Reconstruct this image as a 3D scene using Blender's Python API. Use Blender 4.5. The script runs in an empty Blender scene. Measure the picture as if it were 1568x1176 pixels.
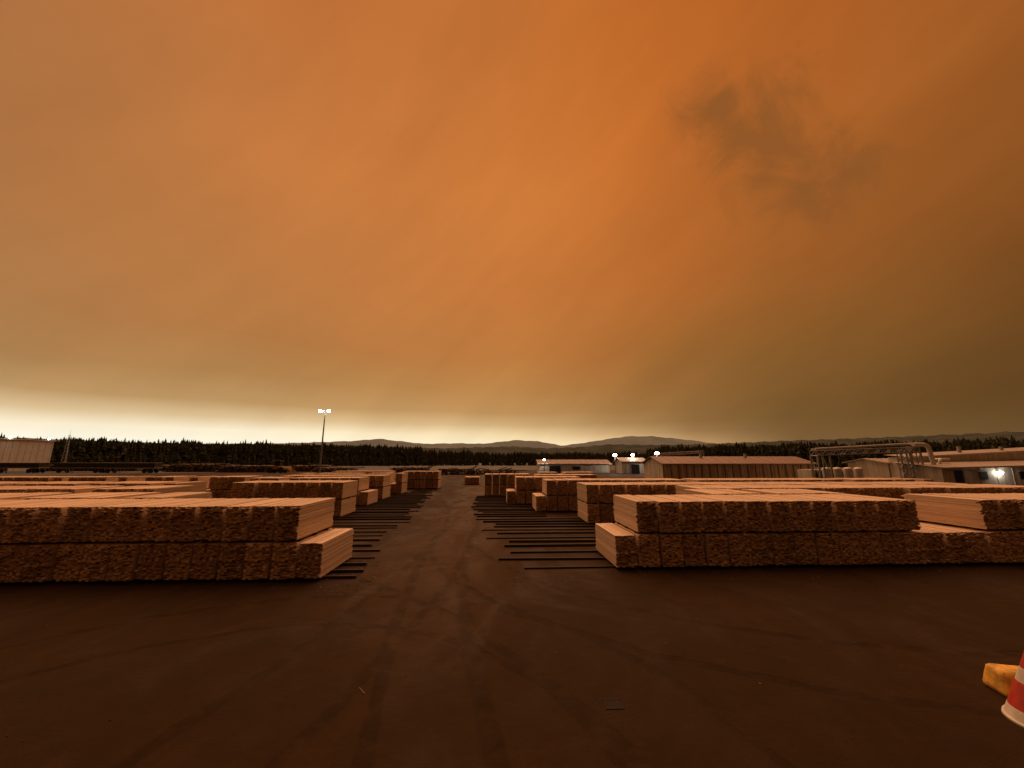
import bpy, math, random, bmesh
import numpy as np
from mathutils import Vector
random.seed(7); rng=np.random.default_rng(7)
scene=bpy.context.scene
YAW=math.radians(2.5); H=3.2
def C(x,y):  # survey heading -> yard grid (rows of the yard run along X)
    return (x*math.cos(YAW)+y*math.sin(YAW), -x*math.sin(YAW)+y*math.cos(YAW))
def lin(c):
    return tuple((v/255/12.92 if v/255<=0.04045 else ((v/255+0.055)/1.055)**2.4) for v in c)

# ---------------------------------------------------------------- node helper
class N:
    def __init__(s,tree): s.t=tree; s.n=tree.nodes; s.l=tree.links
    def new(s,typ,**kw):
        n=s.n.new(typ)
        for k,v in kw.items(): setattr(n,k,v)
        return n
    def put(s,sock,v):
        if isinstance(v,bpy.types.NodeSocket): s.l.new(v,sock)
        elif v is not None: sock.default_value=v
    def math(s,op,a,b=None,c=None,clamp=False):
        n=s.new('ShaderNodeMath',operation=op,use_clamp=clamp); s.put(n.inputs[0],a)
        if b is not None: s.put(n.inputs[1],b)
        if c is not None: s.put(n.inputs[2],c)
        return n.outputs[0]
    def vmath(s,op,a,b=None,out=0):
        n=s.new('ShaderNodeVectorMath',operation=op); s.put(n.inputs[0],a)
        if b is not None: s.put(n.inputs[1],b)
        return n.outputs[out]
    def noise(s,vec,scale,detail=4,rough=.55,dist=0,out='Fac'):
        n=s.new('ShaderNodeTexNoise'); s.put(n.inputs['Vector'],vec)
        n.inputs['Scale'].default_value=scale; n.inputs['Detail'].default_value=detail
        n.inputs['Roughness'].default_value=rough; n.inputs['Distortion'].default_value=dist
        return n.outputs[out]
    def ramp(s,fac,stops,interp='LINEAR'):
        n=s.new('ShaderNodeValToRGB'); r=n.color_ramp; r.interpolation=interp
        while len(r.elements)>1: r.elements.remove(r.elements[-1])
        r.elements[0].position=stops[0][0]; r.elements[0].color=(*stops[0][1],1)
        for p,c in stops[1:]:
            e=r.elements.new(p); e.color=(*c,1)
        s.put(n.inputs[0],fac); return n.outputs[0]
    def mix(s,fac,a,b,blend='MIX'):
        n=s.new('ShaderNodeMix',data_type='RGBA',blend_type=blend)
        s.put(n.inputs[0],fac)
        for i,v in ((6,a),(7,b)):
            if isinstance(v,bpy.types.NodeSocket): s.l.new(v,n.inputs[i])
            else: n.inputs[i].default_value=(*v,1)
        return n.outputs[2]
    def mapr(s,v,a,b,c=0,d=1,typ='SMOOTHSTEP'):
        n=s.new('ShaderNodeMapRange',interpolation_type=typ); s.put(n.inputs[0],v)
        for i,x in enumerate((a,b,c,d)): s.put(n.inputs[i+1],x)
        return n.outputs[0]
    def scale(s,vec,sc,rot=(0,0,0)):
        n=s.new('ShaderNodeMapping'); s.put(n.inputs[0],vec); n.inputs['Scale'].default_value=sc; n.inputs['Rotation'].default_value=rot
        return n.outputs[0]

def mat(name,build=None,color=(.5,.5,.5),rough=.8,var=.25,nscale=3,metal=0,bump=0.0,stretch=(1,1,1)):
    m=bpy.data.materials.new(name); m.use_nodes=True
    t=N(m.node_tree); b=m.node_tree.nodes['Principled BSDF']
    b.inputs['Roughness'].default_value=rough; b.inputs['Metallic'].default_value=metal
    if build: build(t,b)
    else:
        tc=t.new('ShaderNodeTexCoord').outputs['Object']
        f=t.noise(t.scale(tc,stretch),nscale,5)
        f2=t.mapr(f,.3,.7,1-var,1+var,'LINEAR')
        c=t.vmath('SCALE',(color[0],color[1],color[2]),None); n=c.node; t.put(n.inputs['Scale'],f2)
        t.l.new(c,b.inputs['Base Color'])
        if bump:
            bp=t.new('ShaderNodeBump'); bp.inputs['Strength'].default_value=bump; bp.inputs['Distance'].default_value=.03
            t.l.new(f,bp.inputs['Height']); t.l.new(bp.outputs[0],b.inputs['Normal'])
    return m

def emis(name,col,st):
    m=bpy.data.materials.new(name); m.use_nodes=True; nt=m.node_tree
    b=nt.nodes['Principled BSDF']; b.inputs['Emission Color'].default_value=(*col,1); b.inputs['Emission Strength'].default_value=st
    b.inputs['Base Color'].default_value=(.8,.8,.8,1)
    return m

# ---------------------------------------------------------------- mesh builder
class MB:
    def __init__(s): s.v=[]; s.f=[]; s.m=[]; s.mats=[]
    def mi(s,m):
        if m not in s.mats: s.mats.append(m)
        return s.mats.index(m)
    def poly(s,pts,m):
        k=len(s.v); s.v+=[tuple(p) for p in pts]; s.f.append(tuple(range(k,k+len(pts)))); s.m.append(s.mi(m))
    def box(s,x0,x1,y0,y1,z0,z1,m,rz=0,piv=None):
        P=[(x0,y0,z0),(x1,y0,z0),(x1,y1,z0),(x0,y1,z0),(x0,y0,z1),(x1,y0,z1),(x1,y1,z1),(x0,y1,z1)]
        if rz:
            cx,cy=piv if piv else ((x0+x1)/2,(y0+y1)/2); c,sn=math.cos(rz),math.sin(rz)
            P=[(cx+(x-cx)*c-(y-cy)*sn, cy+(x-cx)*sn+(y-cy)*c, z) for x,y,z in P]
        k=len(s.v); s.v+=P
        for q in ((0,3,2,1),(4,5,6,7),(0,1,5,4),(1,2,6,5),(2,3,7,6),(3,0,4,7)):
            s.f.append(tuple(k+i for i in q)); s.m.append(s.mi(m))
    def cyl(s,p0,p1,r0,r1,m,n=10,caps=True,capmat=None):
        p0=Vector(p0);p1=Vector(p1); d=(p1-p0).normalized()
        a=d.orthogonal().normalized(); b=d.cross(a); k=len(s.v)
        for p,r in ((p0,r0),(p1,r1)):
            for i in range(n):
                t=2*math.pi*i/n; s.v.append(tuple(p+a*math.cos(t)*r+b*math.sin(t)*r))
        for i in range(n):
            j=(i+1)%n; s.f.append((k+i,k+j,k+n+j,k+n+i)); s.m.append(s.mi(m))
        if caps:
            cm=s.mi(capmat or m)
            s.f.append(tuple(k+i for i in reversed(range(n)))); s.m.append(cm)
            s.f.append(tuple(k+n+i for i in range(n))); s.m.append(cm)
    def pipe(s,pts,r,m,n=12):
        for a,b in zip(pts[:-1],pts[1:]): s.cyl(a,b,r,r,m,n)
    def sphere(s,c,r,m,n=10,sq=(1,1,1)):
        k=len(s.v); R=n//2
        for i in range(R+1):
            th=math.pi*i/R
            for j in range(n):
                ph=2*math.pi*j/n
                s.v.append((c[0]+r*sq[0]*math.sin(th)*math.cos(ph),c[1]+r*sq[1]*math.sin(th)*math.sin(ph),c[2]+r*sq[2]*math.cos(th)))
        for i in range(R):
            for j in range(n):
                a=k+i*n+j; b=k+i*n+(j+1)%n; s.f.append((a,a+n,b+n,b)); s.m.append(s.mi(m))
    def obj(s,name,smooth=False,parent=None,loc=None):
        me=bpy.data.meshes.new(name); me.from_pydata(s.v,[],s.f)
        for m in s.mats: me.materials.append(m)
        me.polygons.foreach_set('material_index',s.m)
        if smooth: me.polygons.foreach_set('use_smooth',[True]*len(s.f))
        me.update()
        o=bpy.data.objects.new(name,me); scene.collection.objects.link(o)
        if parent: o.parent=parent
        if loc: o.location=loc
        return o
def empty(name):
    e=bpy.data.objects.new(name,None); scene.collection.objects.link(e); return e

# ---------------------------------------------------------------- camera
cam=bpy.data.cameras.new('camera'); co=bpy.data.objects.new('camera',cam); scene.collection.objects.link(co)
cam.sensor_width=36; cam.lens=13.52; cam.clip_end=20000; cam.clip_start=.05
co.location=(0,0,H); co.rotation_euler=(math.radians(90+11.2),0,-YAW)
scene.camera=co
scene.view_settings.view_transform='Standard'; scene.view_settings.look='None'; scene.view_settings.exposure=0

# ---------------------------------------------------------------- world: wildfire smoke sky
w=bpy.data.worlds.new('World'); scene.world=w; w.use_nodes=True
t=N(w.node_tree); bg=w.node_tree.nodes['Background']
dirv=t.vmath('NORMALIZE',t.new('ShaderNodeTexCoord').outputs['Generated'])
warp=t.noise(t.scale(dirv,(1.2,2.2,3.2),(0,.5,0)),1.6,3,.5,out='Color')
wv=t.vmath('SUBTRACT',warp,(.5,.5,.5)); wn=t.vmath('SCALE',wv); wn.node.inputs['Scale'].default_value=.12
sep=t.new('ShaderNodeSeparateXYZ'); t.l.new(dirv,sep.inputs[0])
lowf=t.mapr(sep.outputs[2],.03,.35,.12,1)
wn2=t.vmath('SCALE',wn); t.l.new(lowf,wn2.node.inputs['Scale'])
d2=t.vmath('ADD',dirv,wn2)
sp=t.new('ShaderNodeSeparateXYZ'); t.l.new(d2,sp.inputs[0])
az=t.math('ARCTAN2',sp.outputs[0],sp.outputs[1])
azf=t.math('ADD',t.math('DIVIDE',t.math('SUBTRACT',az,YAW),2*math.pi),.5)
el=t.math('MULTIPLY',t.math('ARCSINE',t.math('MINIMUM',t.math('MAXIMUM',sp.outputs[2],-1.),1.)),180/math.pi)
AZ=[-58,-36,0,15,25,36,58]
LV=[(2.2,[(255,250,230),(255,247,220),(255,236,194),(248,216,165),(190,150,100),(126,94,56),(104,75,43)]),
(3.6,[(252,236,205),(255,240,208),(243,214,163),(208,168,116),(158,120,76),(122,90,50),(98,70,37)]),
(5.0,[(220,192,148),(226,197,150),(210,174,122),(177,137,86),(145,106,61),(119,86,45),(95,66,33)]),
(6.8,[(186,148,100),(194,153,101),(191,144,89),(170,124,71),(144,103,56),(121,85,43),(94,64,30)]),
(10,[(172,128,80),(182,134,80),(187,132,74),(170,116,61),(149,102,52),(128,88,43),(99,66,31)]),
(15,[(172,120,72),(183,124,70),(190,123,63),(175,111,54),(155,101,48),(141,91,41),(112,70,31)]),
(24,[(173,115,66),(190,122,66),(200,122,60),(190,113,52),(176,102,44),(160,94,41),(136,80,33)]),
(38,[(176,114,65),(199,123,64),(206,123,58),(201,115,50),(191,107,45),(180,102,43),(160,91,38)]),
(52,[(184,112,60),(190,113,56),(195,113,52),(194,109,46),(190,104,42),(185,100,39),(174,95,38)])]
prev=None
for i,(e,cols) in enumerate(LV):
    back=(92,56,31)
    stops=[(0,lin(back)),((-110+180)/360,lin([c*.6 for c in cols[0]] if e>8 else back))]
    stops+=[((a+180)/360,lin(c)) for a,c in zip(AZ,cols)]
    stops+=[((110+180)/360,lin([c*.6 for c in cols[-1]])),(1,lin(back))]
    r=t.ramp(azf,stops)
    if prev is None: prev=r
    else: prev=t.mix(t.mapr(el,LV[i-1][0],e,0,1,'LINEAR'),prev,r)
prev=t.mix(t.mapr(el,60,85),prev,(1.0,.50,.24))
st=t.noise(t.scale(t.scale(dirv,(1,1,1),(0,.75,0)),(1.0,1.6,4.5)),2.0,6,.55)
stf=t.mapr(st,.3,.7,.93,1.06,'LINEAR')
sc=t.vmath('SCALE',prev); t.l.new(stf,sc.node.inputs['Scale'])
def dirof(a,e):
    a=math.radians(a)+YAW; e=math.radians(e)
    return (math.sin(a)*math.cos(e),math.cos(a)*math.cos(e),math.sin(e))
cn=t.noise(dirv,8,7,.62,.5)
m=None
for a,e,rr in ((33,41.5,.095),(35,38,.115),(37,34,.12),(40.5,31,.10),(45,30.5,.085)):
    d=t.vmath('DISTANCE',dirv,dirof(a,e),out=1)
    k=t.math('SUBTRACT',1,t.math('DIVIDE',d,rr))
    m=k if m is None else t.math('SMOOTH_MAX',m,k,.3)
m=t.math('ADD',m,t.math('MULTIPLY',t.math('SUBTRACT',cn,.5),2.9))
m=t.mapr(m,-.15,1.0)
fin=t.mix(t.math('MULTIPLY',m,.8),sc,lin((136,84,40)))
t.l.new(fin,bg.inputs['Color']); bg.inputs['Strength'].default_value=1.0

sun=bpy.data.lights.new('sun','SUN'); so=bpy.data.objects.new('sun',sun); scene.collection.objects.link(so)
sun.energy=2.3; sun.angle=math.radians(70); sun.color=(1,.55,.31)
so.rotation_euler=(math.radians(-34),0,0)   # high, diffuse through the smoke, from ahead of the camera
so.location=(0,0,60)

# ---------------------------------------------------------------- materials
def b_ground(t,b):
    tc=t.new('ShaderNodeTexCoord').outputs['Object']
    n1=t.noise(tc,.25,6,.62,.8); n2=t.noise(tc,2.1,7,.65); n3=t.noise(tc,60,4,.7)
    n4=t.noise(t.scale(tc,(1,.5,1),(0,0,.3)),.5,7,.62,1.2)
    c=t.ramp(n1,[(.3,(.025,.0125,.0047)),(.55,(.035,.018,.0068)),(.75,(.049,.026,.0104))])
    c=t.mix(t.mapr(n2,.35,.7,0,.5,'LINEAR'),c,(.020,.0104,.0040))
    c=t.mix(t.mapr(n4,.50,.72,0,.5),c,(.058,.031,.0125))
    c=t.mix(t.mapr(n3,.6,.8,0,.4),c,(.075,.042,.019))
    s=t.new('ShaderNodeSeparateXYZ'); t.l.new(tc,s.inputs[0])
    off=t.math('ADD',s.outputs[0],t.math('MULTIPLY',t.math('SUBTRACT',n1,.5),4.))
    lane=t.math('MULTIPLY',t.mapr(t.math('ABSOLUTE',t.math('ADD',off,1.5)),.3,2.8,1,0),t.mapr(s.outputs[1],5,14))
    c=t.mix(t.math('MULTIPLY',lane,.5),c,(.088,.049,.022))
    def arc(cx,cy,R,wd):
        dx=t.math('SUBTRACT',s.outputs[0],cx); dy=t.math('SUBTRACT',s.outputs[1],cy)
        r=t.math('SQRT',t.math('ADD',t.math('MULTIPLY',dx,dx),t.math('MULTIPLY',dy,dy)))
        q=t.math('ABSOLUTE',t.math('SUBTRACT',t.math('ADD',r,t.math('MULTIPLY',t.math('SUBTRACT',n4,.5),.5)),R))
        return t.math('MULTIPLY',t.mapr(q,wd*.5,wd,1,0),t.mapr(n2,.38,.55,0,1))
    tr=None
    for a in ((-3.4,3.6,4.9,.12),(-3.4,3.6,6.6,.13),(9.5,17,10.2,.14),(9.5,17,12.0,.14),(60,16,61.0,.16),(60,16,62.4,.16),(-14,-2,17,.15),(-60,18,57.6,.15),(-60,18,59.2,.15)):
        q=arc(*a); tr=q if tr is None else t.math('MAXIMUM',tr,q)
    c=t.mix(t.math('MULTIPLY',tr,.5),c,(.014,.0072,.0028))
    t.l.new(c,b.inputs['Base Color'])
    t.l.new(t.mapr(n4,.35,.65,.6,.9,'LINEAR'),b.inputs['Roughness'])
    b.inputs['Specular IOR Level'].default_value=.08
    b.inputs['Specular Tint'].default_value=(1,.6,.3,1)
    bp=t.new('ShaderNodeBump'); bp.inputs['Strength'].default_value=.8; bp.inputs['Distance'].default_value=.05
    t.l.new(t.math('SUBTRACT',t.math('ADD',t.math('MULTIPLY',n3,.25),n2),t.math('MULTIPLY',tr,.3)),bp.inputs['Height']); t.l.new(bp.outputs[0],b.inputs['Normal'])
M_ground=mat('yard_dirt',b_ground)
def b_wood(end):
    def f(t,b):
        tc=t.new('ShaderNodeTexCoord').outputs['Object']
        at=t.new('ShaderNodeAttribute',attribute_name='tone').outputs['Fac']
        oi=t.new('ShaderNodeObjectInfo').outputs['Random']
        if end:
            c=t.ramp(at,[(0,(.10,.055,.03)),(.25,(.34,.21,.12)),(.6,(.60,.40,.25)),(1,(.82,.58,.38))])
            n=t.noise(tc,40,3)
            c=t.mix(t.mapr(n,.5,.8,0,.4,'LINEAR'),c,(.2,.12,.065))
        else:
            c=t.ramp(at,[(0,(.62,.44,.29)),(.5,(.76,.56,.39)),(1,(.84,.65,.47))])
            n=t.noise(t.scale(tc,(14,1.2,14)),2,4)
            c=t.mix(t.mapr(n,.42,.8,0,.35,'LINEAR'),c,(.42,.26,.15))
        k=t.vmath('SCALE',c); t.l.new(t.mapr(oi,0,1,.72 if end else .86,1.15 if end else 1.05,'LINEAR'),k.node.inputs['Scale'])
        t.l.new(k,b.inputs['Base Color']); b.inputs['Roughness'].default_value=.8
        b.inputs['Specular IOR Level'].default_value=.2
    return f
M_side=mat('spruce_board',b_wood(False)); M_end=mat('spruce_endgrain',b_wood(True))
M_inner=mat('shaded_board',color=(.16,.09,.05),rough=.9)
M_dun=mat('old_dunnage',color=(.035,.020,.011),rough=.9,nscale=6)
M_chip=mat('wood_chip',color=(.14,.085,.045),rough=.9,nscale=6)
def b_tree(t,b):
    at=t.new('ShaderNodeAttribute',attribute_name='tone').outputs['Fac']
    c=t.ramp(at,[(0,(.025,.028,.015)),(.6,(.05,.052,.027)),(1,(.085,.08,.042))])
    t.l.new(c,b.inputs['Base Color']); b.inputs['Roughness'].default_value=.95; b.inputs['Specular IOR Level'].default_value=.1
M_tree=mat('spruce_foliage',b_tree)

# ---------------------------------------------------------------- ground
g=MB(); g.poly([(-9000,-9000,0),(9000,-9000,0),(9000,9000,0),(-9000,9000,0)],M_ground); g.obj('ground')

# ---------------------------------------------------------------- lumber packs
PW=.62; PH=.975
def make_pack(seed,length=2.35,nx=7,nz=24):
    r=random.Random(seed); V=[];F=[];MI=[];T=[]
    def bx(x0,x1,y0,y1,z0,z1,m0,m1,tone):
        k=len(V)
        V.extend([(x0,y0,z0),(x1,y0,z0),(x1,y1,z0),(x0,y1,z0),(x0,y0,z1),(x1,y0,z1),(x1,y1,z1),(x0,y1,z1)])
        for q,e in (((0,3,2,1),0),((4,5,6,7),0),((0,1,5,4),1),((1,2,6,5),0),((2,3,7,6),1),((3,0,4,7),0)):
            F.append(tuple(k+i for i in q)); MI.append(m1 if e else m0); T.append(tone)
    bw=.0885; bh=.0375
    for y in (.26,length/2,length-.35): bx(0.01,nx*bw-.01,y,y+.09,.0,.067,2,2,.3)
    for iz in range(nz):
        sh=r.uniform(-.005,.005); ly=r.uniform(-.012,.012)
        for ix in range(nx):
            dy=r.gauss(0,.016)+ly
            if r.random()<.12: dy+=r.choice((-.05,.05,.09))
            x0=ix*bw+sh; z0=.07+iz*bh
            bx(x0+.003,x0+bw-.003,dy,length+dy+r.uniform(-.01,.01),z0+.002,z0+bh-r.choice((.002,.002,.007)),0,1,min(1,max(0,r.gauss(.5,.3))))
    me=bpy.data.meshes.new('lumber_pack'); me.from_pydata(V,[],F)
    for m in (M_side,M_end,M_dun): me.materials.append(m)
    me.polygons.foreach_set('material_index',MI)
    a=me.attributes.new('tone','FLOAT','FACE'); a.data.foreach_set('value',T)
    me.update(); return me
PACKS=[make_pack(i) for i in range(8)]
def pack(parent,x,y,z,k,rz=0):
    o=bpy.data.objects.new('lumber_pack_%d'%k,random.choice(PACKS)); scene.collection.objects.link(o)
    o.parent=parent; o.location=(x,y,z); o.rotation_euler=(0,0,rz)
def row(x_in,sgn,y,n,tiers=2,setback=1,drop=0,pitch=.67,jit=.05,holes=0.0,gap=()):
    """packs from the aisle edge x_in outward (sgn=+1 right, -1 left)."""
    e=empty('lumber_stack'); k=1; grp=0
    for i in range(n):
        if random.random()<.3: grp=random.uniform(-jit,jit)
        tn=tiers
        if holes and random.random()<holes: tn-=1
        for tt in range(tn):
            if tt>0 and (i<setback*tt or i>=n-drop or i in gap): continue
            xx=x_in+sgn*(i*pitch)+(0 if sgn>0 else -PW)
            pack(e,xx+random.uniform(-.012,.012),y+grp*(1 if tt else .6)+random.uniform(-.04,.04),tt*PH+random.uniform(0,.012),k,random.uniform(-.006,.006)); k+=1
    return e
# left block
row(-4.68,-1,11.40,32,2,1,0,.70)
row(-11.3,-1,14.1,30,2,0,0,.67,.12,.05)
row(-15.2,-1,18.4,26,2,0,0,.67,.15,.12)
row(-8.7,-1,23.2,9,2,0,0,.70,.1)
row(-17.5,-1,22.6,30,2,0,0,.67,.15,.15)
row(-9.0,-1,28.8,12,2,1,0,.70,.1,.1)
row(-9.2,-1,33.2,12,2,0,0,.70,.1)
row(-19,-1,31.0,36,2,0,0,.67,.2,.3)
row(-8.9,-1,38.5,14,2,0,0,.70,.1,.1)
row(-6.4,-1,45.3,6,2,0,0,.70,.1)
row(-12.,-1,46.0,10,2,0,0,.67,.1)
row(-26,-1,42.0,30,1,0,0,.67,.2,0)
# right block
row(3.65,1,12.12,30,2,1,0,.70,gap=(14,15,16))
row(8.3,1,14.8,8,2,0,0,.66,.12,.04)
row(9.2,1,17.6,26,2,0,0,.66,.15,.1)
row(4.75,1,20.3,30,2,0,0,.70,.1,.05)
row(2.6,1,25.0,38,2,0,0,.70,.1,.12)
row(.9,1,29.2,8,2,1,0,.70,.1)
row(-.9,1,35.9,6,2,0,0,.70,.1)
row(3.6,1,34.,8,2,0,0,.66,.1)
row(-4.0,1,53,3,1,0,0,.66,.1)
row(4,1,41,10,2,0,0,.66,.1,.2)

# ground dunnage
d=MB()
y=12.35
while y<36:
    ed=.75-(y-12)*.13+random.uniform(-.45,.45); inner=3.7 if y<14.4 else (5.2 if y<23 else (3 if y<28 else 2.2))
    if y>28: ed=max(ed,-1.6)
    d.box(ed,inner+random.uniform(0,1.0),y,y+random.uniform(.07,.11),0.0,random.uniform(.04,.09),M_dun,random.uniform(-.02,.02))
    y+=random.uniform(.6,1.05)
d.obj('ground_dunnage')
d=MB(); y=11.6
while y<44:
    ed=-3.9-(y-11.6)*.085+random.uniform(-.4,.4); inner=-5.4 if y<13.8 else (-9.4 if y<40 else -8.5)
    d.box(inner,ed,y,y+random.uniform(.07,.11),0.0,random.uniform(.04,.09),M_dun,random.uniform(-.02,.02))
    y+=random.uniform(.6,1.05)
d.obj('ground_dunnage')

# debris
d=MB()
for i in range(420):
    u=random.random()
    if u<.4: x=random.uniform(-6,-3.2); y=random.uniform(10.4,14); q=1
    elif u<.65: x=random.uniform(.5,14); y=random.uniform(11,12); q=1
    else: x=random.uniform(-9,10); y=random.uniform(2.6,11); q=.4
    L=random.uniform(.02,.09)*q
    d.box(x,x+L,y,y+random.uniform(.008,.03)*(q+.2),0,random.uniform(.004,.012),random.choice((M_chip,M_dun,M_dun,M_dun)),random.uniform(0,3.1))
d.box(-1.95,-1.75,6.25,6.265,0,.01,M_chip,-.9)
d.obj('wood_debris')
M_iron=mat('cast_iron',color=(.012,.007,.004),rough=.9,metal=0)
d=MB()
for i in range(7): d.box(1.5+i*.032,1.515+i*.032,5.72,5.9,.0,.008,M_iron)
d.box(1.48,1.73,5.70,5.72,0,.009,M_iron); d.box(1.48,1.73,5.90,5.92,0,.009,M_iron)
d.obj('drain_grate')

# ---------------------------------------------------------------- cone & yellow block
M_red=mat('cone_red',color=(.42,.03,.015),rough=.5,var=.25,nscale=8); M_white=mat('reflective_white',color=(.6,.54,.46),rough=.5,var=.2,nscale=9)
M_rub=mat('rubber',color=(.03,.03,.03),rough=.8)
d=MB(); prof=[(.385,.035,M_white),(.345,.14,M_white),(.34,.15,M_red),(.235,.44,M_red),(.23,.45,M_white),(.175,.60,M_white),(.17,.61,M_red),(.06,.92,M_red)]
for (r0,z0,m0),(r1,z1,m1) in zip(prof[:-1],prof[1:]): d.cyl((0,0,z0),(0,0,z1),r0,r1,m0,40,caps=False)
d.cyl((0,0,0),(0,0,.035),.41,.40,M_white,40); d.cyl((0,0,.92),(0,0,.95),.065,.06,M_red,20)
o=d.obj('traffic_cone',smooth=True,loc=(6.86,5.13,0))
M_yel=mat('yellow_paint',color=(.72,.40,.06),rough=.7,var=.5,nscale=6,bump=.5)
bm=bmesh.new(); bmesh.ops.create_cube(bm,size=1)
bmesh.ops.scale(bm,vec=(.52,.40,.32),verts=bm.verts)
for v in bm.verts:
    if v.co.z>0: v.co.x*=.8; v.co.y*=.75
bmesh.ops.bevel(bm,geom=bm.edges[:],offset=.08,segments=5,profile=.6,affect='EDGES')
bmesh.ops.subdivide_edges(bm,edges=bm.edges[:],cuts=1)
for v in bm.verts: v.co+=Vector((random.uniform(-1,1),random.uniform(-1,1),random.uniform(-1,1)))*.006
me=bpy.data.meshes.new('yellow_concrete_block'); bm.to_mesh(me); bm.free(); me.materials.append(M_yel)
me.polygons.foreach_set('use_smooth',[True]*len(me.polygons))
o=bpy.data.objects.new('yellow_concrete_block',me); scene.collection.objects.link(o); o.location=(7.31,5.80,.158); o.rotation_euler=(0,0,-.25)

# ---------------------------------------------------------------- light masts
M_galv=mat('galvanised_steel',color=(.35,.34,.33),rough=.5,metal=.4,nscale=2)
M_bulb=emis('lit_lamp',(1,.93,.8),60)
x,y=C(-41,84); d=MB()
d.cyl((x,y,0),(x,y,.5),.35,.3,M_galv,12); d.cyl((x,y,.5),(x,y,13.6),.2,.11,M_galv,12)
d.box(x-1.1,x+1.1,y-.06,y+.06,13.5,13.62,M_galv)
for dx,dy in ((-1.0,-.1),(-.45,.3),(.45,.3),(1.0,-.1)):
    d.cyl((x+dx,y,13.5),(x+dx,y+dy,13.75),.04,.04,M_galv,6)
    d.box(x+dx-.22,x+dx+.22,y+dy-.2,y+dy+.15,13.72,14.0,M_galv)
for dx in (-.95,.95): d.sphere((x+dx,y-.42,13.75),.33,M_bulb,12,(1,.5,.8))
d.obj('light_mast')
def yard_lamp(cx,cy,h,r=.3):
    x,y=C(cx,cy); d=MB(); d.cyl((x,y,0),(x,y,h),.09,.07,M_galv,8); d.box(x-.25,x+.25,y-.3,y+.2,h,h+.18,M_galv)
    d.sphere((x,y-.1,h-.05),r,M_bulb,10,(1,1,.6)); d.obj('yard_lamp')
yard_lamp(26,99,4.5,.5); yard_lamp(29.9,97,4.5,.42); yard_lamp(34.4,93,4.8,.55); yard_lamp(8.2,100,3.4,.3)

# ---------------------------------------------------------------- buildings
def b_corr(base,stain,per=4.0):
    def f(t,b):
        tc=t.new('ShaderNodeTexCoord').outputs['Object']
        n=t.noise(t.scale(tc,(1.3,1.3,.12)),2.0,5,.7); n2=t.noise(tc,.6,4)
        c=t.mix(t.mapr(n,.42,.68,0,.85),base,stain)
        c=t.mix(t.mapr(n2,.4,.7,0,.4),c,tuple(v*.6 for v in base))
        t.l.new(c,b.inputs['Base Color']); b.inputs['Roughness'].default_value=.6
    return f
M_wall=mat('stained_corrugated_wall',b_corr((.78,.66,.52),(.26,.16,.09)))
M_roofr=mat('rusty_metal_roof',b_corr((.24,.12,.06),(.11,.055,.03)))
M_pale=mat('pale_metal_wall',b_corr((.70,.63,.53),(.46,.38,.30)))
M_roofp=mat('pale_metal_roof',b_corr((.42,.34,.27),(.26,.18,.12)))
M_dark=mat('dark_opening',color=(.015,.013,.012)); M_trim=mat('trim_white',color=(.6,.56,.5),rough=.6)
M_rib=mat('rusty_rib',color=(.16,.09,.05))
def shed(x0,x1,y0,y1,eave,ridge,wall,roof,ribs=.9,openings=(),ov=.5):
    d=MB(); ym=(y0+y1)/2
    d.poly([(x0,y0,0),(x1,y0,0),(x1,y0,eave),(x0,y0,eave)],wall)
    d.poly([(x1,y1,0),(x0,y1,0),(x0,y1,eave),(x1,y1,eave)],wall)
    for x in (x0,x1): d.poly([(x,y0,0),(x,y1,0),(x,y1,eave),(x,ym,ridge),(x,y0,eave)],wall)
    k=(ridge-eave)/(ym-y0); ze=eave-ov*k+.03; th=.12
    for s,(ya,yb) in ((1,(y0-ov,ym)),(-1,(y1+ov,ym))):
        A=[(x0-ov,ya,ze),(x1+ov,ya,ze),(x1+ov,yb,ridge+.03),(x0-ov,yb,ridge+.03)]
        B=[(a,b_,c+th) for a,b_,c in A]
        d.poly(B,roof); d.poly(A,roof); d.poly([A[0],A[1],B[1],B[0]],M_trim)
        d.poly([A[0],A[3],B[3],B[0]],roof); d.poly([A[1],A[2],B[2],B[1]],roof)
    x=x0
    while x<x1:
        d.box(x-.06,x+.06,y0-.08,y0-.002,0,eave-.02,M_rib if wall is M_wall else wall); x+=ribs
    x=x0
    while x<x1:
        d.poly([(x,y0-ov,ze+th+.01),(x+.05,y0-ov,ze+th+.06),(x+.05,ym,ridge+th+.09),(x,ym,ridge+th+.04)],roof); x+=ribs*1.3
    for (a,b_,z0,z1) in openings:
        d.box(a,b_,y0-.12,y0-.10,z0,z1,M_dark)
        d.box(a-.08,b_+.08,y0-.14,y0-.095,z1,z1+.1,M_trim); d.box(a-.08,a,y0-.14,y0-.095,z0,z1,M_trim); d.box(b_,b_+.08,y0-.14,y0-.095,z0,z1,M_trim)
    return d
d=shed(27.6,53.4,63.5,72,2.6,3.7,M_wall,M_roofr,1.3,(),.35)
d.cyl((36,67,3.6),(36,67,4.3),.22,.22,M_galv); d.cyl((44,67,3.6),(44,67,4.3),.22,.22,M_galv)
d.obj('corrugated_warehouse')
d=shed(11.5,29.8,101,108,2.3,3.2,M_pale,M_roofr,1.2,((14,17,0,1.8),(20,22,.8,1.6))); d.obj('long_storage_shed')
d=shed(30.8,36.5,94,99,2.9,3.7,M_pale,M_roofp,1.0,((33,35,0,2.2),)); d.obj('small_shed')
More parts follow.
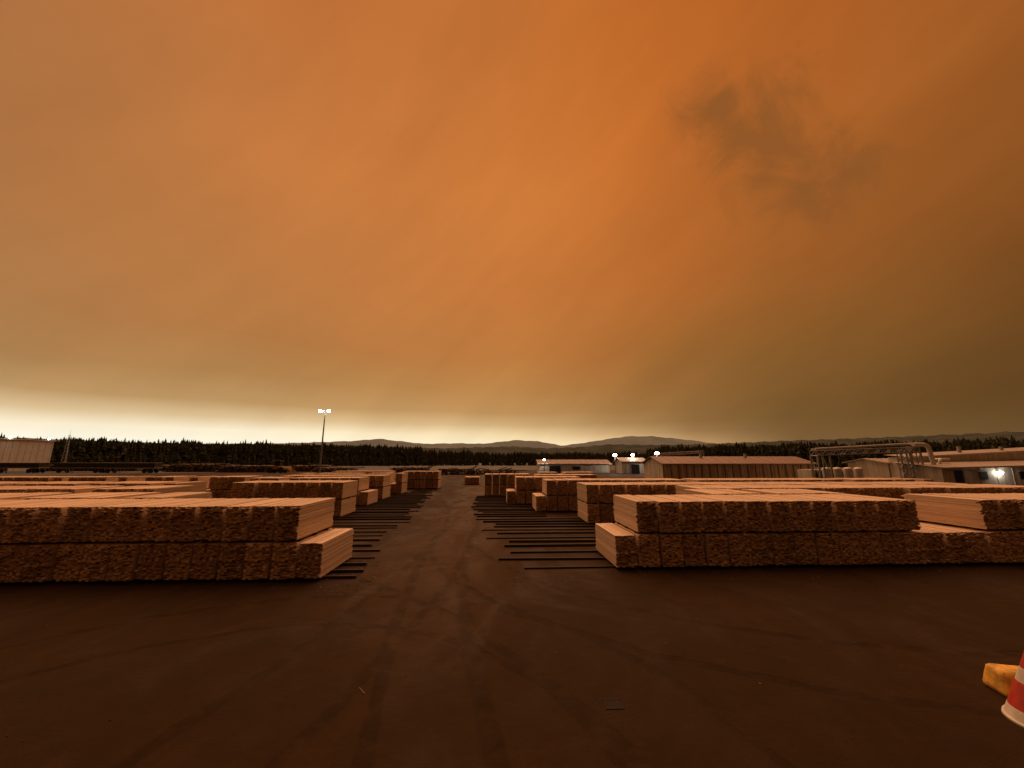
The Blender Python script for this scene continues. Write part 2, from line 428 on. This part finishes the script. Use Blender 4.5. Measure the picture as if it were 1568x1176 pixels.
def truss(p0,p1,h,w,legs,m):
    d=MB(); p0=Vector(p0);p1=Vector(p1); L=(p1-p0).length; n=max(2,int(L/h/1.1)); dr=(p1-p0)/n; sd=Vector((-(p1-p0).y,(p1-p0).x,0)).normalized()*w/2
    for s in (-1,1):
        for up in (0,h): d.cyl(p0+sd*s+Vector((0,0,up)),p1+sd*s+Vector((0,0,up)),.07,.07,m,6)
        for i in range(n+1):
            a=p0+dr*i+sd*s; d.cyl(a,a+Vector((0,0,h)),.045,.045,m,6)
            if i<n:
                bb=a+dr; d.cyl(a+Vector((0,0,h if i%2 else 0)),bb+Vector((0,0,0 if i%2 else h)),.035,.035,m,6)
    for i in range(n+1): d.cyl(p0+dr*i-sd,p0+dr*i+sd,.05,.05,m,6)
    for f in legs:
        q=p0+(p1-p0)*f
        for s in (-1,1):
            d.cyl((q.x+sd.x*s,q.y+sd.y*s,0),q+sd*s,.11,.11,m,8)
        d.cyl((q.x+sd.x,q.y+sd.y,q.z*.15),q-sd,.04,.04,m,6); d.cyl((q.x-sd.x,q.y-sd.y,q.z*.15),q+sd,.04,.04,m,6)
    return d
a=C(27,74); b=C(36,74)
d=truss((a[0],a[1],4.0),(b[0],b[1],4.5),.4,1.0,(0,1),M_galv); d.obj('conveyor_gallery')
M_pipe=mat('insulated_pipe',color=(.62,.58,.52),rough=.45,metal=.1,var=.12)
a=C(38.6,50); b=C(50.6,49)
d=truss((a[0],a[1],3.75),(b[0],b[1],4.2),.6,1.3,(0,.12,.9,1),M_galv)
za=Vector((a[0],a[1],4.25)); zb=Vector((b[0],b[1],4.75))
d.pipe([za+Vector((0,-.35,.35)),zb+Vector((0,-.35,.5))],.13,M_pipe); d.pipe([za+Vector((0,.3,.3)),zb+Vector((0,.3,.45))],.09,M_pipe)
pts=[zb+Vector((-1,-.8,.35)),zb+Vector((.3,-.8,.35))]
for i in range(1,7):
    A=math.pi/2*i/6; pts.append(zb+Vector((.3+.7*math.sin(A),-.8,.35-.7*(1-math.cos(A)))))
pts.append(zb+Vector((1.15,-.8,-2.0))); pts.append(zb+Vector((1.9,-.8,-3.4))); pts.append(zb+Vector((2.0,-.8,-4.7)))
d.pipe(pts,.24,M_pipe,14)
q=zb+Vector((2.2,-.6,-1.9)); pts=[q+Vector((0,0,-2.8)),q]
for i in range(1,6):
    A=math.pi/2*i/5; pts.append(q+Vector((.45*(1-math.cos(A)),0,.45*math.sin(A))))
pts.append(q+Vector((1.3,0,.45))); pts.append(q+Vector((1.3,2.0,.45))); d.pipe(pts,.15,M_pipe,12)
bx_,by_=zb.x-1.2,zb.y
for sx in (-.6,.6):
    for sy in (-.6,.6): d.cyl((bx_+sx,by_+sy,0),(bx_+sx,by_+sy,4.4),.06,.06,M_galv,6)
for i in range(4):
    z=i*1.1
    for sy in (-.6,.6):
        d.cyl((bx_-.6,by_+sy,z),(bx_+.6,by_+sy,z+1.1),.035,.035,M_galv,5); d.cyl((bx_+.6,by_+sy,z),(bx_-.6,by_+sy,z+1.1),.035,.035,M_galv,5); d.cyl((bx_-.6,by_+sy,z+1.1),(bx_+.6,by_+sy,z+1.1),.04,.04,M_galv,5)
d.obj('pipe_bridge')
d=MB(); x,y=C(46,54)
for i in range(4):
    xx=x-3+i*1.5; d.cyl((xx,y,.0),(xx,y,2.0),.5,.5,M_pipe,14); d.sphere((xx,y,2.0),.5,M_pipe,14,(1,1,.5))
d.box(x-4,x+3,y+1.5,y+4,0,1.9,M_pale); d.box(x-3.4,x-2.4,y+1.46,y+1.49,0,1.7,M_dark); d.box(x-.5,x+.8,y+1.46,y+1.49,.9,1.6,M_dark)
d.obj('process_tanks')
d=shed(53.2,66,51,57,2.8,3.3,M_pale,M_roofp,1.0,((54,55.2,0,2.1),)); d.obj('mill_outbuilding')
d=MB(); X0,X1,Y0,Y1=51.8,80,43.5,48.5
d.poly([(X0,Y0,0),(X1,Y0,0),(X1,Y0,3.0),(X0,Y0,2.35)],M_pale); d.poly([(X0,Y0,0),(X0,Y1,0),(X0,Y1,2.9),(X0,Y0,2.35)],M_pale)
d.poly([(X1,Y0,0),(X1,Y1,0),(X1,Y1,3.4),(X1,Y0,3.0)],M_pale); d.poly([(X0,Y1,0),(X1,Y1,0),(X1,Y1,3.4),(X0,Y1,2.9)],M_pale)
d.poly([(X0-.4,Y0-.5,2.38),(X1+.4,Y0-.5,3.02),(X1+.4,Y1+.4,3.45),(X0-.4,Y1+.4,2.95)],M_roofp)
d.poly([(X0-.4,Y0-.5,2.22),(X1+.4,Y0-.5,2.86),(X1+.4,Y0-.5,3.02),(X0-.4,Y0-.5,2.38)],M_trim)
Z1=48.6
d.box(X0+1.5,X1,Z1,Z1+2.3,0,3.6,M_pale)
d.poly([(X0+1.2,Z1-.4,3.62),(X1+.3,Z1-.4,5.0),(X1+.3,Z1+2.6,5.3),(X0+1.2,Z1+2.6,3.9)],M_roofp)
d.poly([(X0+1.2,Z1-.4,3.45),(X1+.3,Z1-.4,4.8),(X1+.3,Z1-.4,5.0),(X0+1.2,Z1-.4,3.62)],M_trim)
d.poly([(X0+1.5,Z1-.01,3.4),(X1,Z1-.01,3.4),(X1,Z1-.01,4.85)],M_pale)
for i in range(14): d.box(X0+.6+i*2,X0+.66+i*2,Y0-.06,Y0-.002,0,2.3,M_trim)
for a_,b_,z0,z1 in ((53.2,54.2,0,2.05),(56.2,57.2,1,1.9),(61.2,62.2,1,1.9),(64.5,66.5,0,2.3),(69,70.5,1,1.9)):
    d.box(a_,b_,Y0-.09,Y0-.07,z0,z1,M_dark); d.box(a_-.1,b_+.1,Y0-.12,Y0-.065,z1,z1+.1,M_trim)
d.sphere((58.6,Y0-.35,1.75),.15,M_bulb,10); d.box(58.5,58.7,Y0-.3,Y0-.07,1.9,2.0,M_galv)
for xx in (55,62,68): d.cyl((xx,Y0+6,3.6),(xx,Y0+6,5.0),.2,.2,M_galv,12)
d.obj('mill_building')

# left far building
M_wh=mat('white_cladding',b_corr((.8,.78,.74),(.66,.63,.58)))
d=MB(); X0,X1,Y0,Y1=-190,-143.5,95,133
d.box(X0,X1,Y0,Y1,0,9.2,M_wh); d.box(X0-.3,X1+.3,Y0-.3,Y1+.3,9.2,9.55,M_trim)
for i in range(4): d.box(X1+.05,X1+.1,Y1-5-i*9,Y1-1.6-i*9,0,2.4,M_dark)
for i in range(22): d.box(X1+.01,X1+.04,Y1-.5-i*1.7,Y1-.44-i*1.7,.4,9.1,M_trim)
d.sphere((X1+.3,Y1-12,9.9),.3,M_bulb,8); d.sphere((X1+.3,Y1-2,9.9),.22,M_bulb,8)
d.obj('planer_mill_building')
d=MB()
x,y=C(-150,129.5); x+=2
for a_ in range(3):
    A=a_*2.094; d.cyl((x+.8*math.cos(A),y+.8*math.sin(A),0),(x+.2*math.cos(A),y+.2*math.sin(A),11.5),.07,.05,M_galv,5)
for i in range(10):
    z=i*1.1; r=.8-.6*z/11.5
    for a_ in range(3):
        A=a_*2.094;B=A+2.094; r2=.8-.6*(z+1.1)/11.5
        d.cyl((x+r*math.cos(A),y+r*math.sin(A),z),(x+r2*math.cos(B),y+r2*math.sin(B),z+1.1),.03,.03,M_galv,4)
d.cyl((x,y,11),(x,y,13.3),.04,.02,M_galv,5); d.obj('antenna_tower')
M_tarp=mat('trailer_side',color=(.05,.042,.035),var=.4,nscale=1); M_tarp2=mat('trailer_top',color=(.35,.28,.22),nscale=1)
def trailer(cx,cy,L=13):
    x,y=C(cx,cy); d=MB(); d.box(x,x+L,y,y+2.5,1.15,1.35,M_galv)
    d.box(x+.1,x+L-.1,y+.05,y+2.45,1.35,2.45,M_tarp); d.box(x+.0,x+L,y,y+2.5,2.452,2.55,M_tarp2)
    for i in range(12): d.box(x+.5+i*(L-1)/11,x+.6+i*(L-1)/11,y-.02,y+.045,1.35,2.45,M_tarp)
    for wx in (x+L-1.2,x+L-2.5,x+1.5):
        for wy in (y+.1,y+2.1): d.cyl((wx,wy,.5),(wx,wy+.35,.5),.5,.5,M_rub,14)
    d.box(x+3,x+3.15,y+.5,y+.65,0,1.15,M_galv); d.box(x+3,x+3.15,y+1.9,y+2.05,0,1.15,M_galv)
    d.obj('semi_trailer')
for cx,cy in ((-134,100),(-118,101),(-103.5,99)): trailer(cx,cy)
M_log=mat('log_bark',color=(.075,.045,.03),var=.4,nscale=2); M_cut=mat('log_end',color=(.24,.15,.09),nscale=2)
def logpile(cx,cy,n,layers,seed):
    r=random.Random(seed); d=MB(); x,y=C(cx,cy)
    for l in range(layers):
        for i in range(n-l*2):
            rr=r.uniform(.16,.28); dx=x+(i+l)*.5+r.uniform(-.12,.12)
            d.cyl((dx,y+r.uniform(-.4,.4),.25+l*.42+r.uniform(-.05,.08)),(dx+r.uniform(-.9,.9),y+6+r.uniform(-.6,.6),.25+l*.42+r.uniform(-.05,.1)),rr,rr*.8,M_log,7,True,M_cut if r.random()<.6 else M_log)
    for i in range(n//3):
        dx=x+r.uniform(1,n*.5-1); z=layers*.42*r.uniform(.7,1.05); A=r.uniform(0,6.3); L=r.uniform(2,5)
        d.cyl((dx,y+r.uniform(0,3),z),(dx+L*math.cos(A),y+2+L*math.sin(A)*.4,z+r.uniform(-.2,.7)),.14,.1,M_log,6,True,M_cut)
    d.obj('log_pile')
logpile(-96,108,34,5,1); logpile(-79,105,30,4,2); logpile(-64,112,26,4,3); logpile(-51,100,20,3,4); logpile(-17,88,22,3,5); logpile(-33,106,22,3,7)
logpile(-8,96,20,2,6); logpile(-140,115,60,4,8); logpile(-110,118,50,4,9)
M_ly=mat('loader_yellow',color=(.4,.22,.03),rough=.5)
x,y=C(-62,100); d=MB()
d.box(x,x+2.6,y,y+2,.9,1.8,M_ly); d.box(x+2.6,x+3.9,y+.2,y+1.8,.8,1.4,M_ly); d.box(x+1.5,x+2.7,y+.3,y+1.7,1.8,3.0,M_dark); d.box(x+1.4,x+2.8,y+.2,y+1.8,3.0,3.12,M_ly)
for wx in (x+.6,x+3.3):
    for wy in (y-.3,y+1.8): d.cyl((wx,wy,.75),(wx,wy+.5,.75),.75,.75,M_rub,16)
for wy in (y+.4,y+1.5): d.cyl((x+3.2,wy,1.5),(x+5,wy,.9),.12,.1,M_ly,8)
d.poly([(x+5,y-.4,.2),(x+5,y+2.4,.2),(x+4.9,y+2.4,1.3),(x+4.9,y-.4,1.3)],M_ly); d.poly([(x+5,y-.4,.2),(x+5,y+2.4,.2),(x+6.1,y+2.4,.25),(x+6.1,y-.4,.25)],M_ly)
for yy in (y-.4,y+2.4): d.poly([(x+5,yy,.2),(x+6.1,yy,.25),(x+4.9,yy,1.3)],M_ly)
d.obj('wheel_loader')

# ---------------------------------------------------------------- spruce forest
def tree_template(seed):
    r=np.random.default_rng(seed); V=[];F=[];T=[]
    n=5
    for z,rr in ((0,.014),(.95,.003)):
        for i in range(n): V.append((rr*math.cos(i*6.283/n),rr*math.sin(i*6.283/n),z))
    for i in range(n): j=(i+1)%n; F.append((i,j,n+j)); F.append((i,n+j,n+i)); T+= [0,0]
    tiers=8
    for k in range(tiers):
        f=k/(tiers-1); zb=.05+.83*f; zt=min(1.0,zb+.22*(1-.35*f)); R=(.19*(1-f)**.7+.028)*r.uniform(.8,1.2)
        m=8; c=len(V); V.append((r.normal(0,.006),r.normal(0,.006),zt)); ph=r.uniform(0,6)
        for i in range(m):
            rr=R*(1.15 if i%2 else .6)*r.uniform(.7,1.25); V.append((rr*math.cos(ph+i*6.283/m),rr*math.sin(ph+i*6.283/m),zb+r.normal(0,.012)-(.015 if i%2 else -.02)))
        for i in range(m): F.append((c,c+1+i,c+1+(i+1)%m)); T.append(float(np.clip(r.normal(.35+.3*f,.25),0,1)))
    return np.array(V),np.array(F),np.array(T)
TT=[tree_template(s) for s in range(8)]
def terr(d,azc):
    wgt=1.0 if azc<-22 else (max(0,(-12-azc)/10) if azc<-12 else (0 if azc<18 else min(1,(azc-18)/10)))
    return max(0,d-250)*.022*wgt
def forest(name,spec):
    Vs=[];Fs=[];Ts=[];k=0
    for (a0,a1,d0,d1,n,h0,h1) in spec:
        for i in range(n):
            az=random.uniform(a0,a1); dd=d0+(d1-d0)*random.random()
            h=random.uniform(h0,h1)*(1.08 if random.random()<.1 else 1)*(1+.04*math.sin(az*.9)+.03*math.sin(az*2.7+1))
            A=math.radians(az)+YAW; x=dd*math.sin(A); y=dd*math.cos(A)
            v,f,tn=TT[random.randrange(8)]; th=random.uniform(0,6.28); c,s=math.cos(th),math.sin(th); w_=h*random.uniform(.8,1.15)
            P=np.empty_like(v); P[:,0]=x+w_*(v[:,0]*c-v[:,1]*s); P[:,1]=y+w_*(v[:,0]*s+v[:,1]*c); P[:,2]=terr(dd,az)+h*v[:,2]-.2
            Vs.append(P);Fs.append(f+k);Ts.append(tn*random.uniform(.5,1.2)); k+=len(v)
    V=np.concatenate(Vs);F=np.concatenate(Fs);T=np.concatenate(Ts)
    me=bpy.data.meshes.new(name); me.from_pydata(V.tolist(),[],F.tolist()); me.materials.append(M_tree)
    a=me.attributes.new('tone','FLOAT','FACE'); a.data.foreach_set('value',T); me.update()
    o=bpy.data.objects.new(name,me); scene.collection.objects.link(o)
forest('spruce_forest',[(-62,-13,258,400,3400,11.2,13.6),(-17,-6,300,520,600,10,12.5),(-10,30,430,700,2000,11,14),(19,62,255,400,3000,10.4,13.0),
  (-62,-10,225,262,500,3,8),(-10,62,228,262,500,3,7)])
M_under=mat('forest_floor',color=(.035,.032,.018),var=.5,nscale=.05)
def polar(name,m,a0,a1,na,rads,hf,off=.02):
    V=[];F=[]
    for r_ in rads:
        for i in range(na+1):
            a_=a0+(a1-a0)*i/na; A=math.radians(a_)+YAW
            V.append((r_*math.sin(A),r_*math.cos(A),hf(r_,a_)+off))
    for j in range(len(rads)-1):
        for i in range(na):
            p=j*(na+1)+i; F.append((p,p+1,p+na+2,p+na+1))
    me=bpy.data.meshes.new(name); me.from_pydata(V,[],F); me.materials.append(m)
    me.polygons.foreach_set('use_smooth',[True]*len(F)); me.update()
    o=bpy.data.objects.new(name,me); scene.collection.objects.link(o)
polar('forest_terrain',M_under,-75,75,150,[130,160,225,250,300,400,600,900,1300],terr)
pa=[-75,-60,-48,-40,-30,-22,-19,-12.8,-8,-4.3,.6,4,7.3,11,14,16.5,20,24.2,28,40,50,60,75]
pt=[.036,.037,.035,.032,.038,.046,.052,.041,.043,.042,.0515,.048,.037,.045,.053,.0585,.0575,.048,.037,.038,.044,.047,.047]
def prof_far(r_,a):
    p=np.interp(a,pa,pt)+.0005*math.sin(a*2.3)+.0003*math.sin(a*5.1+1)
    return max(0,p*5000*math.exp(-((r_-5000)/900)**2) )
def b_hill(c1,c2,s):
    def f(t,b):
        tc=t.new('ShaderNodeTexCoord').outputs['Object']
        c=t.mix(t.mapr(t.noise(tc,s,6,.65),.4,.62),c1,c2); t.l.new(c,b.inputs['Base Color']); b.inputs['Roughness'].default_value=1
        b.inputs['Specular IOR Level'].default_value=0
    return f
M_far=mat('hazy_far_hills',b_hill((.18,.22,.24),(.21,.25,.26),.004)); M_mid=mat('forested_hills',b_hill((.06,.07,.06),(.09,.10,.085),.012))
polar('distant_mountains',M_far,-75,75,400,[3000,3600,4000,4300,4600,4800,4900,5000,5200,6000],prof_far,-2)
pb=[-75,-50,-30,-22,-15,-10,-5,0,5,10,14,20,26,35,45,55,75]
pq=[.030,.032,.036,.036,.033,.031,.034,.036,.031,.034,.040,.037,.037,.041,.043,.046,.046]
def prof_mid(r_,a):
    p=np.interp(a,pb,pq)+.0007*math.sin(a*3.3)+.0005*math.sin(a*8+1)+.0004*math.sin(a*21)
    return max(0,p*2400*math.exp(-((r_-2400)/500)**2))
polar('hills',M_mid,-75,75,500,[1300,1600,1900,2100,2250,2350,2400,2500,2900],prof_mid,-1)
print('objects',len(bpy.data.objects))
